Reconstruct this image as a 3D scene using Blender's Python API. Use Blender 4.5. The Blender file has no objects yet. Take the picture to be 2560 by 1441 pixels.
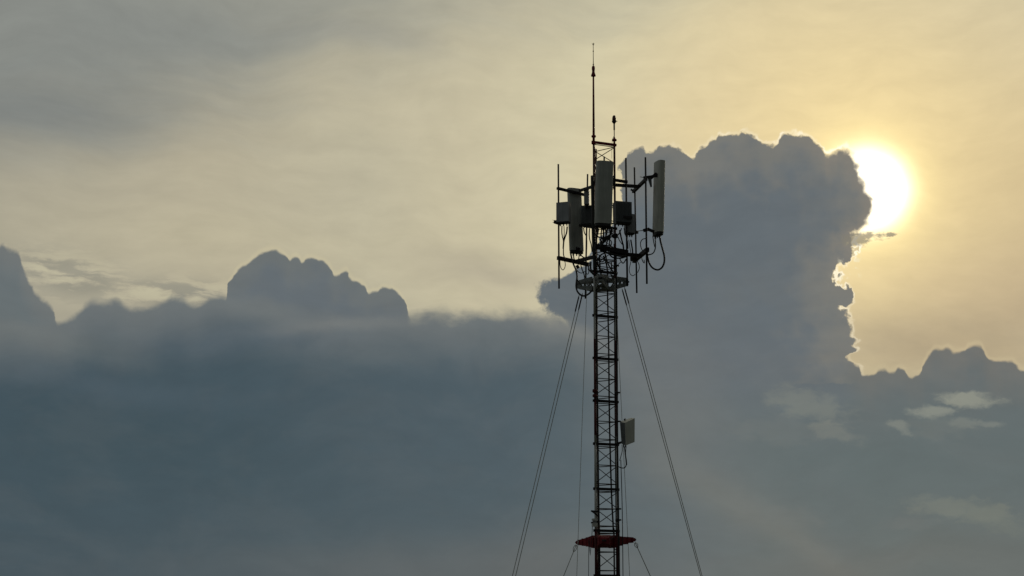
import bpy, bmesh, math, random
from mathutils import Vector, Matrix
random.seed(7)
scene = bpy.context.scene

# ------------------------------------------------------------------ camera
FPX, CXP, CYP = 3555.0, 1280.0, 720.5          # lens in photograph pixels
PITCH = math.radians(12.5)
ROLL = math.radians(0.45)                       # handheld, a hair off level
CAM = Vector((0.0, 0.0, 14.0))                 # an upper-floor balcony
cam_data = bpy.data.cameras.new("camera")
cam_data.sensor_width = 36.0
cam_data.lens = 36.0 * FPX / 2560.0
cam_data.clip_start = 0.1
cam_data.clip_end = 20000.0
cam = bpy.data.objects.new("camera", cam_data)
scene.collection.objects.link(cam)
cam.location = CAM
cam.rotation_euler = (Matrix.Rotation(math.pi / 2 + PITCH, 3, 'X') @ Matrix.Rotation(ROLL, 3, 'Z')).to_euler()
scene.camera = cam
scene.view_settings.view_transform = 'Standard'
scene.view_settings.look = 'None'
scene.view_settings.exposure = 0.0
scene.view_settings.gamma = 1.0
scene.view_settings.use_curve_mapping = False

def ray(px, py):
    """World direction seen at a photograph pixel (a surveying helper)."""
    x, z = (px - CXP) / FPX, (CYP - py) / FPX
    x, z = x * math.cos(ROLL) - z * math.sin(ROLL), x * math.sin(ROLL) + z * math.cos(ROLL)
    return Vector((x, math.cos(PITCH) - z * math.sin(PITCH), math.sin(PITCH) + z * math.cos(PITCH)))

def azel(px, py):
    d = ray(px, py).normalized()
    return math.degrees(math.atan2(d.x, d.y)), math.degrees(math.asin(d.z))

SUN_AZ, SUN_EL = azel(2165, 476)

# ------------------------------------------------------------------ sky
def srgb(r, g, b):
    f = lambda c: c / 12.92 if c <= 0.04045 else ((c + 0.055) / 1.055) ** 2.4
    return tuple(f(c / 255.0) for c in (r, g, b))

world = bpy.data.worlds.new("World")
scene.world = world
world.use_nodes = True
world.cycles.sampling_method = 'MANUAL'
world.cycles.sample_map_resolution = 512
nt = world.node_tree
nt.nodes.clear()

def put(sock, v):
    if isinstance(v, bpy.types.NodeSocket):
        nt.links.new(v, sock)
    elif v is not None:
        if sock.type == 'RGBA' and len(v) == 3:
            v = (*v, 1.0)
        sock.default_value = v

def M(op, a, b=None, c=None):
    n = nt.nodes.new('ShaderNodeMath'); n.operation = op
    for s, v in zip(n.inputs, (a, b, c)):
        put(s, v)
    return n.outputs[0]

def VM(op, a, b=None, c=None, out=0):
    n = nt.nodes.new('ShaderNodeVectorMath'); n.operation = op
    for s, v in zip(n.inputs, (a, b, c)):
        put(s, v)
    return n.outputs[out]

def mix(f, a, b):
    n = nt.nodes.new('ShaderNodeMix'); n.data_type = 'RGBA'
    put(n.inputs[0], f); put(n.inputs[6], a); put(n.inputs[7], b)
    return n.outputs[2]

def add(a, b, f=1.0):
    n = nt.nodes.new('ShaderNodeMix'); n.data_type = 'RGBA'; n.blend_type = 'ADD'
    put(n.inputs[0], f); put(n.inputs[6], a); put(n.inputs[7], b)
    return n.outputs[2]

def mul(a, b, f=1.0):
    n = nt.nodes.new('ShaderNodeMix'); n.data_type = 'RGBA'; n.blend_type = 'MULTIPLY'
    put(n.inputs[0], f); put(n.inputs[6], a); put(n.inputs[7], b)
    return n.outputs[2]

def step(x, e0, e1, lo=0.0, hi=1.0):
    n = nt.nodes.new('ShaderNodeMapRange'); n.interpolation_type = 'SMOOTHSTEP'
    for s, v in zip(n.inputs, (x, e0, e1, lo, hi)):
        put(s, v)
    return n.outputs[0]

def noise(vec, scale, detail=4.0, rough=0.55, color=False, dist=0.0):
    n = nt.nodes.new('ShaderNodeTexNoise')
    put(n.inputs['Vector'], vec); n.inputs['Scale'].default_value = scale
    n.inputs['Detail'].default_value = detail; n.inputs['Roughness'].default_value = rough
    n.inputs['Distortion'].default_value = dist
    return n.outputs['Color' if color else 'Fac']

def sep(vec):
    n = nt.nodes.new('ShaderNodeSeparateXYZ'); put(n.inputs[0], vec)
    return n.outputs[0], n.outputs[1]

def warp(vec, *layers):
    """Push sky coordinates about by cloud turbulence: (scale, amplitude, detail)."""
    for scale, amp, detail in layers:
        c = noise(vec, scale, detail, 0.55, True)
        vec = VM('MULTIPLY_ADD', c, (amp, amp, 0), VM('SUBTRACT', vec, (amp / 2, amp / 2, 0)))
    return vec

def curve(x, pts):
    """Piecewise outline y(x) through a list of points, in degrees."""
    xs = [p[0] for p in pts]; ys = [p[1] for p in pts]
    x0, x1, y0, y1 = min(xs), max(xs), min(ys) - 0.01, max(ys) + 0.01
    n = nt.nodes.new('ShaderNodeFloatCurve')
    n.mapping.extend = 'HORIZONTAL'
    cu = n.mapping.curves[0]
    q = sorted(((a - x0) / (x1 - x0), (b - y0) / (y1 - y0)) for a, b in pts)
    while len(cu.points) < len(q):
        cu.points.new(0.5, 0.5)
    for p, (a, b) in zip(cu.points, q):
        p.location = (a, b); p.handle_type = 'AUTO_CLAMPED'
    n.mapping.update()
    put(n.inputs['Value'], M('MULTIPLY_ADD', x, 1 / (x1 - x0), -x0 / (x1 - x0)))
    return M('MULTIPLY_ADD', n.outputs[0], y1 - y0, y0)

def top_of(pxs):
    return [azel(a, b) for a, b in pxs]

def side_of(pxs):
    return [(azel(a, b)[1], azel(a, b)[0]) for a, b in pxs]

def blob(vec, px, py, rx, ry, rot=0.0, power=1.0):
    """Soft elliptical patch of cloud, radii in photograph pixels (1 deg = 62 px)."""
    a, e = azel(px, py)
    n = nt.nodes.new('ShaderNodeMapping'); n.vector_type = 'TEXTURE'
    put(n.inputs[0], vec)
    n.inputs['Location'].default_value = (a, e, 0)
    n.inputs['Rotation'].default_value = (0, 0, math.radians(rot))
    n.inputs['Scale'].default_value = (rx / 62.0, ry / 62.0, 1)
    d2 = VM('DOT_PRODUCT', n.outputs[0], n.outputs[0], out=1)
    return M('POWER', math.exp(-1.0), d2 if power == 1.0 else M('POWER', d2, power))

def puffs(vec, scale, detail=1.5, rough=0.55):
    """Rounded cauliflower bumps, roughly -0.5..0.5."""
    n = nt.nodes.new('ShaderNodeTexVoronoi'); n.voronoi_dimensions = '2D'; n.feature = 'SMOOTH_F1'
    put(n.inputs['Vector'], vec); n.inputs['Scale'].default_value = scale; n.inputs['Detail'].default_value = detail
    n.inputs['Roughness'].default_value = rough; n.inputs['Lacunarity'].default_value = 2.3; n.inputs['Smoothness'].default_value = 0.25
    return M('SUBTRACT', 0.42, n.outputs['Distance'])

tc = nt.nodes.new('ShaderNodeTexCoord')
direction = tc.outputs['Generated']
sx = nt.nodes.new('ShaderNodeSeparateXYZ'); put(sx.inputs[0], direction)
az = M('MULTIPLY', M('ARCTAN2', sx.outputs[0], sx.outputs[1]), 57.29578)
el = M('MULTIPLY', M('ARCSINE', sx.outputs[2]), 57.29578)
cmb = nt.nodes.new('ShaderNodeCombineXYZ')
put(cmb.inputs[0], az); put(cmb.inputs[1], el)
P = cmb.outputs[0]
sun_vec = Vector((math.sin(math.radians(SUN_AZ)) * math.cos(math.radians(SUN_EL)),
                  math.cos(math.radians(SUN_AZ)) * math.cos(math.radians(SUN_EL)),
                  math.sin(math.radians(SUN_EL))))
theta = M('MULTIPLY', M('ARCCOSINE', M('MINIMUM', VM('DOT_PRODUCT', direction, tuple(sun_vec), out=1), 0.9999999)), 57.29578)

# turbulence shared by the layers
P_soft = warp(P, (0.10, 4.0, 2), (0.5, 0.5, 2))
P_med = warp(P, (0.45, 0.5, 3), (1.6, 0.22, 4))
P_fine = warp(P, (1.2, 0.22, 2), (4.5, 0.16, 4))
P_round = warp(P, (1.4, 0.16, 1), (5.0, 0.06, 3))
streak = noise(VM('MULTIPLY', P_soft, (0.10, 0.55, 0)), 1.0, 5, 0.55)
streak_fine = noise(VM('MULTIPLY', P_soft, (0.25, 1.4, 0)), 1.0, 5, 0.6)

# --- high veil, brightening towards the hidden sun
ramp = nt.nodes.new('ShaderNodeValToRGB')
put(ramp.inputs[0], M('DIVIDE', theta, 120.0))
stops = [(0.0, (240, 219, 164)), (2.6, (234, 212, 160)), (4.5, (227, 207, 159)), (8.0, (219, 203, 162)), (12.0, (210, 201, 168)),
         (16.0, (198, 189, 160)), (20.0, (188, 181, 156)), (26.0, (182, 174, 150)), (33.0, (172, 166, 146)),
         (55.0, (92, 96, 94)), (90.0, (62, 66, 70)), (120.0, (54, 58, 62))]
els = ramp.color_ramp.elements
while len(els) < len(stops):
    els.new(0.5)
for e, (t, c) in zip(els, stops):
    e.position = t / 120.0; e.color = (*srgb(*c), 1)
col = ramp.outputs[0]
# grey veil streaming in from the upper left
a0, e0 = azel(40, 430); a1, e1 = azel(1290, 130)
nx, ny = -(e1 - e0), (a1 - a0); L = math.hypot(nx, ny)
usx, usy = sep(P_soft)
side = M('ADD', M('MULTIPLY', M('SUBTRACT', usx, a0), nx / L), M('MULTIPLY', M('SUBTRACT', usy, e0), ny / L))
grey = step(M('MULTIPLY_ADD', M('SUBTRACT', streak, 0.5), 5.0, side), -1.8, 4.6)
col = mix(M('MULTIPLY', grey, 0.9), col, mix(step(az, -19, 2), srgb(134, 138, 134), srgb(168, 166, 150)))
col = mix(M('MULTIPLY', blob(P_soft, 60, 290, 380, 110, 12), 0.75), col, srgb(122, 127, 126))
col = mix(M('MULTIPLY', blob(P_soft, 560, 60, 420, 60, 5), 0.35), col, srgb(126, 131, 130))
col = mix(M('MULTIPLY', blob(P_soft, 930, 120, 170, 40, -14), 0.35), col, srgb(150, 150, 142))
col = mix(M('MULTIPLY', blob(P_soft, 950, 275, 240, 60, -12), 0.25), col, srgb(200, 190, 162))
col = mix(M('MULTIPLY', blob(P_soft, 700, 640, 700, 90, 0), 0.3), col, srgb(196, 187, 156))
col = mix(M('MULTIPLY', blob(P_soft, 1250, 690, 230, 60, -8), 0.55), col, srgb(168, 160, 142))
col = mix(M('MULTIPLY', blob(P_soft, 2560, 0, 400, 160, -20), 0.4), col, srgb(206, 194, 162))
col = mix(M('MULTIPLY', blob(P_soft, 2590, 740, 260, 130, 20), 0.85), col, srgb(160, 146, 128))
col = mix(M('MULTIPLY', blob(P_soft, 2330, 860, 330, 90, 4), 0.95), col, srgb(166, 152, 127))
col = mul(col, mix(streak_fine, (0.93, 0.93, 0.94), (1.07, 1.07, 1.06)))
col = mix(M('MULTIPLY', blob(P_soft, 2640, 480, 330, 330, 0), 0.7), col, srgb(205, 184, 142))
col = mix(M('MULTIPLY', blob(P_soft, 2440, 690, 260, 110, 10), 0.5), col, srgb(192, 172, 138))
# aureole
glow = M('POWER', math.exp(-1.0), M('POWER', M('DIVIDE', theta, 1.40), 3.2))
halo = M('POWER', math.exp(-1.0), M('POWER', M('DIVIDE', theta, 1.66), 2.0))
halo2 = M('POWER', math.exp(-1.0), M('DIVIDE', theta, 3.2))
col = add(col, (0.26, 0.19, 0.06), halo2)
col = add(col, (0.75, 0.62, 0.16), halo)
col = add(col, (2.6, 2.4, 2.2), glow)
veil = col

# --- thin wisps over the left horizon
wisp_n = noise(VM('MULTIPLY', P_med, (0.5, 2.1, 0)), 1.0, 6, 0.6)
wisp_zone = M('MAXIMUM', blob(P, 170, 690, 130, 45, -8), blob(P, 430, 735, 170, 32, 0))
wisps = M('MULTIPLY', step(wisp_n, 0.45, 0.56), M('MINIMUM', M('MULTIPLY', wisp_zone, 1.5), 1.0))
col = mix(M('MULTIPLY', wisps, 0.8), col, srgb(150, 147, 132))
col = mix(M('MULTIPLY', M('MULTIPLY', step(wisp_n, 0.50, 0.36), wisp_zone), 0.5), col, srgb(206, 200, 168))

# --- cumulus masses, far to near
def rim(col, d, width, tint, amount):
    """Sunlight scattered through the thin margin of a cloud."""
    band = M('POWER', math.exp(-1.0), M('POWER', M('ABSOLUTE', M('DIVIDE', M('ADD', d, width * 0.7), width)), 2.0))
    return mix(M('MULTIPLY', band, amount), col, tint)

uf, vf = sep(P_fine)
ur, vr = sep(P_round)
near_sun = step(theta, 11.0, 1.5)
puff = puffs(warp(P, (1.6, 0.25, 2)), 1.8, 0.9, 0.5)
frill = M('SUBTRACT', noise(P_fine, 4.0, 5, 0.62), 0.5)
patchy = step(noise(P, 1.1, 3, 0.6), 0.42, 0.62)

# towering cumulus in front of the sun
big_top = curve(uf, top_of([(1536, 440), (1545, 414), (1553, 405), (1563, 396), (1572, 384), (1582, 376), (1596, 370), (1610, 375),
    (1619, 381), (1630, 380), (1642, 373), (1657, 371), (1669, 365), (1679, 362), (1694, 369), (1708, 378), (1722, 392),
    (1731, 398), (1737, 392), (1744, 380), (1752, 369), (1766, 366), (1774, 357), (1786, 354), (1797, 339), (1815, 336),
    (1832, 337), (1843, 340), (1858, 331), (1872, 335), (1888, 344), (1904, 356), (1919, 363), (1941, 362), (1948, 352),
    (1955, 342), (1968, 337), (1982, 336), (2000, 336), (2010, 338), (2024, 344), (2037, 354), (2050, 365), (2061, 384),
    (2070, 396), (2079, 390), (2090, 388), (2097, 376), (2115, 371), (2130, 381), (2141, 398), (2160, 420), (2200, 470)]))
big_side = curve(vf, side_of([(2118, 355), (2130, 383), (2140, 400), (2147, 420), (2154, 441), (2163, 466), (2172, 483), (2181, 503),
    (2184, 522), (2178, 539), (2167, 558), (2155, 571), (2141, 582), (2134, 597), (2128, 612), (2130, 628), (2124, 642),
    (2112, 655), (2100, 668), (2096, 682), (2103, 695), (2092, 710), (2106, 722), (2122, 742), (2124, 756), (2110, 770),
    (2122, 790), (2124, 815), (2126, 838), (2142, 852), (2130, 862), (2143, 872), (2118, 893), (2140, 908), (2156, 932)]))
big_left = curve(vf, side_of([(1548, 380), (1544, 415), (1550, 440), (1556, 462), (1556, 490), (1546, 520), (1528, 560), (1505, 610),
    (1470, 655), (1425, 680), (1375, 698), (1338, 722), (1326, 745), (1336, 762), (1368, 785), (1410, 815), (1400, 900), (1380, 1000)]))
big_side = M('ADD', big_side, step(vf, azel(2150, 955)[1], azel(2150, 985)[1], 0.0, 30.0))
d4 = M('SMOOTH_MIN', M('SUBTRACT', big_top, vf), M('SUBTRACT', big_side, uf), 0.10)
d4 = M('ADD', M('MULTIPLY_ADD', puff, 0.17, d4), M('MULTIPLY', frill, M('MULTIPLY_ADD', blob(P, 2172, 480, 45, 95, 0), -0.26, 0.30)))
d4 = M('MULTIPLY_ADD', blob(P, 2160, 510, 60, 130, 0), 0.19, M('ADD', d4, 0.03))
d4 = M('MULTIPLY_ADD', blob(P, 2078, 398, 34, 26, 0), 0.26, d4)
d4l = M('SUBTRACT', uf, big_left)
m4l = step(M('MULTIPLY_ADD', M('SUBTRACT', noise(P_med, 0.9, 5, 0.6), 0.5), 2.2, d4l), 0.0, M('MULTIPLY_ADD', step(vf, azel(1400, 640)[1], azel(1400, 720)[1]), 0.35, 0.12))
# torn flank below the sun
torn = noise(VM('MULTIPLY', P_fine, (1.0, 0.8, 0)), 1.5, 3, 0.55)
torn_zone = M('MAXIMUM', blob(P, 2128, 640, 55, 95, 25), blob(P, 2105, 720, 40, 60, 0))
d4 = M('ADD', d4, M('MULTIPLY', M('MULTIPLY', M('SUBTRACT', torn, 0.51), torn_zone), 2.6))
rim_tint = mix(near_sun, srgb(232, 214, 174), (1.15, 1.08, 0.88))
col = rim(col, d4, 0.075, rim_tint, M('MULTIPLY', m4l, M('MULTIPLY', M('MULTIPLY_ADD', patchy, 0.65, 0.35), M('MULTIPLY_ADD', near_sun, 0.6, 0.2))))
puff_big = puffs(P_med, 0.75, 1.5, 0.5)
body4 = mix(step(M('MULTIPLY_ADD', puff_big, 1.6, d4), -0.5, 2.4), srgb(119, 119, 114), srgb(96, 105, 111))
body4 = mix(M('MULTIPLY', step(d4, 1.0, 0.0), step(theta, 4.5, 1.2)), body4, srgb(132, 126, 116))
body4 = mix(M('MULTIPLY', step(noise(P_med, 0.45, 4, 0.5), 0.4, 0.7), 0.35), body4, srgb(107, 112, 113))
sun_side = step(theta, 3.2, 1.2)
m4 = M('MULTIPLY', step(d4, M('MULTIPLY_ADD', sun_side, -0.06, -0.04), M('MULTIPLY_ADD', sun_side, 0.26, 0.09)), m4l)
col = mix(m4, col, body4)
scrap = M('MULTIPLY', step(noise(VM('MULTIPLY', P_fine, (1.0, 0.8, 0)), 2.6, 4, 0.6), 0.54, 0.66), M('MAXIMUM', blob(P, 2122, 672, 34, 26, 40, 1.5), M('MULTIPLY', blob(P, 2100, 705, 20, 16, 40, 1.5), 0.8)))
col = mix(M('MULTIPLY', scrap, 0.9), col, srgb(246, 238, 204))
# shreds drifting across the foot of the sun
shred_n = noise(VM('MULTIPLY', P_fine, (0.8, 2.2, 0)), 1.6, 6, 0.65)
shred_zone = M('MAXIMUM', blob(P, 2140, 600, 48, 20, 5), M('MULTIPLY', blob(P, 2205, 594, 60, 14, 0), 0.6))
shreds = step(M('ADD', shred_n, M('MULTIPLY', shred_zone, 0.42)), 0.66, 0.84)
col = mix(M('MULTIPLY', M('MULTIPLY', shreds, step(shred_zone, 0.08, 0.3)), 0.8), col, srgb(128, 124, 112))

# right-hand cumulus
right_top = curve(ur, top_of([(2080, 900), (2146, 913), (2152, 931), (2176, 934), (2191, 927), (2211, 922), (2232, 927),
    (2248, 920), (2264, 926), (2281, 941), (2299, 934), (2306, 915), (2313, 900), (2326, 883), (2344, 872), (2364, 870),
    (2382, 877), (2396, 878), (2411, 875), (2423, 865), (2441, 862), (2458, 872), (2468, 888), (2490, 901), (2517, 899),
    (2542, 910), (2560, 921), (2640, 925), (2720, 905)]))
d5 = M('MULTIPLY_ADD', puff, 0.13, M('SUBTRACT', right_top, vr))
east = step(ur, azel(2128, 900)[0], azel(2150, 900)[0])
col = rim(col, d5, 0.10, srgb(206, 190, 152), M('MULTIPLY', east, 0.35))
shade5 = mix(step(M('MULTIPLY_ADD', puff_big, 1.0, d5), -0.3, 1.6), srgb(109, 110, 107), srgb(98, 106, 108))
m5 = M('MULTIPLY', step(d5, -0.03, 0.10), step(ur, azel(2090, 900)[0], azel(2150, 900)[0]))
col = mix(m5, col, shade5)

# hump on the left
hump_top = curve(ur, top_of([(540, 800), (566, 745), (570, 722), (571, 705), (579, 694), (589, 679), (602, 668), (614, 661), (636, 643), (652, 634), (668, 628),
    (687, 626), (706, 631), (718, 641), (724, 648), (731, 643), (741, 642), (750, 647), (757, 653), (764, 648), (775, 645),
    (799, 647), (816, 659), (829, 674), (838, 686), (848, 682), (859, 677), (868, 682), (873, 692), (885, 700), (895, 702), (908, 709),
    (917, 718), (922, 730), (930, 728), (940, 727), (950, 719), (963, 717), (980, 721), (995, 729), (1006, 741), (1014, 758),
    (1018, 778), (1050, 830)]))
d2 = M('MULTIPLY_ADD', puff, 0.11, M('SUBTRACT', hump_top, vr))
span2 = M('MULTIPLY', step(ur, azel(555, 760)[0], azel(570, 760)[0]), step(ur, azel(1034, 780)[0], azel(1016, 780)[0]))
col = rim(col, d2, 0.10, srgb(204, 194, 160), M('MULTIPLY', span2, 0.35))
m2 = M('MULTIPLY', step(d2, -0.03, 0.09), span2)
col = mix(m2, col, mix(step(M('MULTIPLY_ADD', puff_big, 0.8, d2), -0.3, 1.3), srgb(108, 113, 113), srgb(100, 108, 113)))

# shoulder at the left edge of view
left_top = curve(uf, top_of([(-260, 700), (-120, 640), (-40, 625), (0, 612), (6, 609), (17, 618), (30, 622), (42, 624), (50, 636), (56, 660), (64, 682), (77, 706),
    (90, 730), (107, 746), (122, 756), (132, 766), (137, 782), (140, 800), (160, 840)]))
d3 = M('SUBTRACT', left_top, vf)
m3 = M('MULTIPLY', step(d3, -0.06, 0.20), step(uf, azel(150, 800)[0], azel(140, 800)[0]))
col = mix(m3, col, mix(step(d3, 0.0, 1.5), srgb(113, 117, 116), srgb(104, 112, 114)))

# stratus bank across the lower sky
um, vm = sep(P_med)
bank_top = curve(um, top_of([(-300, 790), (0, 800), (60, 805), (140, 803), (165, 796), (190, 778), (215, 760), (249, 752), (284, 753), (305, 766), (335, 775), (357, 774),
    (395, 764), (412, 754), (430, 744), (452, 746), (477, 760), (494, 763), (516, 748), (541, 742), (571, 736), (640, 742), (700, 760), (780, 778),
    (860, 790), (940, 792), (1010, 785), (1080, 783), (1160, 788), (1240, 780), (1320, 782), (1370, 784), (1430, 800), (1520, 850), (1600, 920),
    (1700, 1000), (1850, 1100), (2100, 1180), (2560, 1230)]))
d1 = M('SUBTRACT', bank_top, vm)
d1 = M('MULTIPLY_ADD', M('SUBTRACT', noise(VM('MULTIPLY', P_soft, (0.5, 0.9, 0)), 1.0, 5, 0.55), 0.5), step(az, azel(560, 780)[0], azel(900, 780)[0], 0.7, 1.3), d1)
soft_hi = step(az, azel(500, 780)[0], azel(800, 780)[0], 0.24, 0.45)
m1 = M('MULTIPLY', step(M('DIVIDE', d1, soft_hi), -0.7, 1.0), step(az, azel(1760, 1000)[0], azel(1420, 850)[0]))
bank_n = noise(VM('MULTIPLY', P_soft, (0.16, 0.5, 0)), 1.3, 4, 0.5)
mist = mix(bank_n, srgb(96, 104, 109), srgb(117, 121, 119))
deep = mix(step(az, azel(150, 1000)[0], azel(1350, 1000)[0]), srgb(66, 82, 91), srgb(75, 90, 98))
body1 = mix(step(M('MULTIPLY_ADD', M('SUBTRACT', bank_n, 0.5), 1.6, d1), 0.2, 3.0), mist, deep)
col = mix(m1, col, body1)

# --- broad tones of the lower sky
low = step(el, azel(1280, 900)[1], azel(1280, 1150)[1])
right_low = M('MULTIPLY', low, step(az, azel(1500, 1100)[0], azel(1950, 1100)[0]))
col = mix(M('MULTIPLY', right_low, 0.85), col, srgb(92, 104, 106))
mid_low = M('MULTIPLY', low, M('MULTIPLY', step(az, azel(1250, 1100)[0], azel(1500, 1100)[0]), step(az, azel(1950, 1100)[0], azel(1500, 1100)[0])))
col = mix(M('MULTIPLY', mid_low, 0.6), col, srgb(88, 100, 106))
for px, py, rx, ry, rot, f, c in [
        (330, 1080, 560, 170, 0, 0.75, (62, 79, 87)), (560, 1010, 300, 60, -6, 0.4, (64, 81, 90)),
        (300, 960, 330, 30, -5, 0.35, (82, 95, 104)), (640, 860, 260, 40, 2, 0.45, (78, 92, 103)),
        (860, 815, 190, 16, 6, 0.5, (124, 126, 123)), (640, 775, 150, 26, -8, 0.4, (114, 119, 118)),
        (130, 845, 190, 34, -10, 0.4, (112, 117, 115)), (1390, 815, 130, 20, -16, 0.55, (128, 129, 124)),
        (1000, 1400, 520, 60, 3, 0.45, (98, 103, 104)), (1380, 1400, 200, 90, 0, 0.35, (104, 106, 105)),
        (1080, 1050, 260, 150, 0, 0.4, (76, 90, 98)), (1620, 860, 110, 170, 24, 0.4, (108, 113, 114)),
        (1720, 1040, 150, 90, -28, 0.45, (110, 114, 113)), (1760, 1190, 260, 70, -30, 0.65, (112, 115, 112)),
        (1980, 1340, 240, 36, -32, 0.6, (109, 113, 110)), (1640, 1330, 160, 110, 0, 0.3, (84, 98, 103)),
        (2200, 1180, 260, 130, 0, 0.35, (90, 103, 105)), (2420, 1390, 220, 60, 0, 0.35, (99, 104, 102)),
        (2080, 1420, 260, 40, 0, 0.3, (101, 104, 102)), (2250, 1000, 130, 50, 0, 0.3, (94, 104, 107))]:
    col = mix(M('MULTIPLY', blob(P_soft if rx > 200 else P_med, px, py, rx, ry, rot), f), col, srgb(*c))

# --- small lit shreds in front of the dark bank
P_wisp = warp(P, (0.9, 0.45, 4), (3.0, 0.20, 5))
lit_n = noise(VM('MULTIPLY', P_wisp, (0.8, 1.7, 0)), 1.3, 6, 0.6)
for px, py, rx, ry, rot, f, c in [
        (2425, 1002, 90, 20, -3, 0.7, (150, 152, 138)), (2335, 1029, 66, 15, 4, 0.62, (146, 149, 137)), (2255, 1072, 34, 15, -32, 0.55, (136, 140, 131)),
        (2410, 1058, 44, 18, 0, 0.42, (132, 137, 129)), (2478, 1060, 34, 10, -4, 0.45, (134, 138, 130)), (2350, 1070, 120, 30, 0, 0.3, (112, 117, 113)),
        (2020, 1010, 110, 44, -14, 0.5, (125, 129, 121)), (2080, 1080, 70, 26, -20, 0.5, (122, 126, 119)), (1960, 1075, 160, 40, 0, 0.25, (114, 118, 115)),
        (2400, 1275, 150, 30, -6, 0.6, (116, 122, 115)), (2480, 1300, 110, 34, -20, 0.4, (110, 117, 111)), (2260, 1312, 90, 20, 8, 0.3, (106, 111, 110)),
        (1990, 1290, 80, 24, -10, 0.3, (108, 112, 110))]:
    b = blob(P_wisp, px, py, rx, ry, rot)
    b = M('MULTIPLY', step(M('MULTIPLY_ADD', M('SUBTRACT', lit_n, 0.5), 1.7, b), 0.22, 0.9), step(b, 0.06, 0.4))
    col = mix(M('MULTIPLY', b, f), col, srgb(*c))

# gentle unevenness over everything
mott = step(noise(VM('MULTIPLY', P_soft, (0.22, 0.42, 0)), 1.2, 5, 0.58), 0.42, 0.66)
col = mix(M('MULTIPLY', M('MULTIPLY', mott, step(el, azel(1280, 760)[1], azel(1280, 900)[1])), 0.10), col, srgb(108, 110, 110))
grain = noise(VM('MULTIPLY', P_soft, (0.35, 0.8, 0)), 1.6, 6, 0.6)
col = mul(col, mix(grain, (0.90, 0.90, 0.90), (1.10, 1.10, 1.10)))

# added dimmer: unseen sky away from the sun darkened to weaken front light
dim = step(theta, 38.0, 95.0, 1.0, 0.62)
dimc = nt.nodes.new('ShaderNodeCombineXYZ')
for k in range(3):
    put(dimc.inputs[k], dim)
col = mul(col, dimc.outputs[0])

sky = nt.nodes.new('ShaderNodeTexSky')
sky.sky_type = 'NISHITA'
sky.sun_disc = False
sky.sun_elevation = math.radians(SUN_EL)
sky.sun_rotation = math.radians(SUN_AZ)
sky.air_density = 1.0; sky.dust_density = 0.5; sky.ozone_density = 1.0
bg_air = nt.nodes.new('ShaderNodeBackground'); put(bg_air.inputs[0], sky.outputs[0]); bg_air.inputs[1].default_value = 0.05
bg_cloud = nt.nodes.new('ShaderNodeBackground'); put(bg_cloud.inputs[0], col); bg_cloud.inputs[1].default_value = 1.0
cover = nt.nodes.new('ShaderNodeMixShader'); cover.inputs[0].default_value = 0.985      # cloud cover
nt.links.new(bg_air.outputs[0], cover.inputs[1]); nt.links.new(bg_cloud.outputs[0], cover.inputs[2])
wout = nt.nodes.new('ShaderNodeOutputWorld')
nt.links.new(cover.outputs[0], wout.inputs[0])

# ------------------------------------------------------------------ sun, half hidden behind the cloud
sun_data = bpy.data.lights.new("sun", 'SUN')
sun_data.energy = 0.5
sun_data.angle = math.radians(10.0)
sun_data.color = (1.0, 0.88, 0.68)
sun = bpy.data.objects.new("sun", sun_data)
scene.collection.objects.link(sun)
sun.rotation_euler = sun_vec.to_track_quat('Z', 'Y').to_euler()
sun.location = sun_vec * 300

# ------------------------------------------------------------------ materials
def material(name, base, rough=0.6, metal=0.0, var=0.25, scale=6.0, bump=0.0, streaks=0.0):
    m = bpy.data.materials.new(name); m.use_nodes = True
    t = m.node_tree; b = t.nodes['Principled BSDF']
    b.inputs['Roughness'].default_value = rough; b.inputs['Metallic'].default_value = metal
    b.inputs['Specular IOR Level'].default_value = 0.3
    co = t.nodes.new('ShaderNodeTexCoord')
    n = t.nodes.new('ShaderNodeTexNoise'); n.inputs['Scale'].default_value = scale; n.inputs['Detail'].default_value = 6
    t.links.new(co.outputs['Object'], n.inputs['Vector'])
    r = t.nodes.new('ShaderNodeValToRGB')
    r.color_ramp.elements[0].position = 0.3; r.color_ramp.elements[1].position = 0.7
    r.color_ramp.elements[0].color = (*[c * (1 - var) for c in base], 1)
    r.color_ramp.elements[1].color = (*[min(1, c * (1 + var)) for c in base], 1)
    t.links.new(n.outputs['Fac'], r.inputs[0]); t.links.new(r.outputs[0], b.inputs['Base Color'])
    if streaks:
        mp = t.nodes.new('ShaderNodeMapping'); mp.inputs['Scale'].default_value = (9, 9, 0.7)
        n2 = t.nodes.new('ShaderNodeTexNoise'); n2.inputs['Scale'].default_value = 1.6; n2.inputs['Detail'].default_value = 5
        t.links.new(co.outputs['Object'], mp.inputs[0]); t.links.new(mp.outputs[0], n2.inputs['Vector'])
        r2 = t.nodes.new('ShaderNodeMapRange'); r2.inputs[1].default_value = 0.35; r2.inputs[2].default_value = 0.65
        r2.inputs[3].default_value = 1.0 - streaks; r2.inputs[4].default_value = 1.0
        t.links.new(n2.outputs['Fac'], r2.inputs[0])
        mm = t.nodes.new('ShaderNodeVectorMath'); mm.operation = 'SCALE'
        t.links.new(r.outputs[0], mm.inputs[0]); t.links.new(r2.outputs[0], mm.inputs['Scale']); t.links.new(mm.outputs[0], b.inputs['Base Color'])
    if bump:
        bp = t.nodes.new('ShaderNodeBump'); bp.inputs['Strength'].default_value = bump; bp.inputs['Distance'].default_value = 0.01
        t.links.new(n.outputs['Fac'], bp.inputs['Height']); t.links.new(bp.outputs[0], b.inputs['Normal'])
    return m

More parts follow.
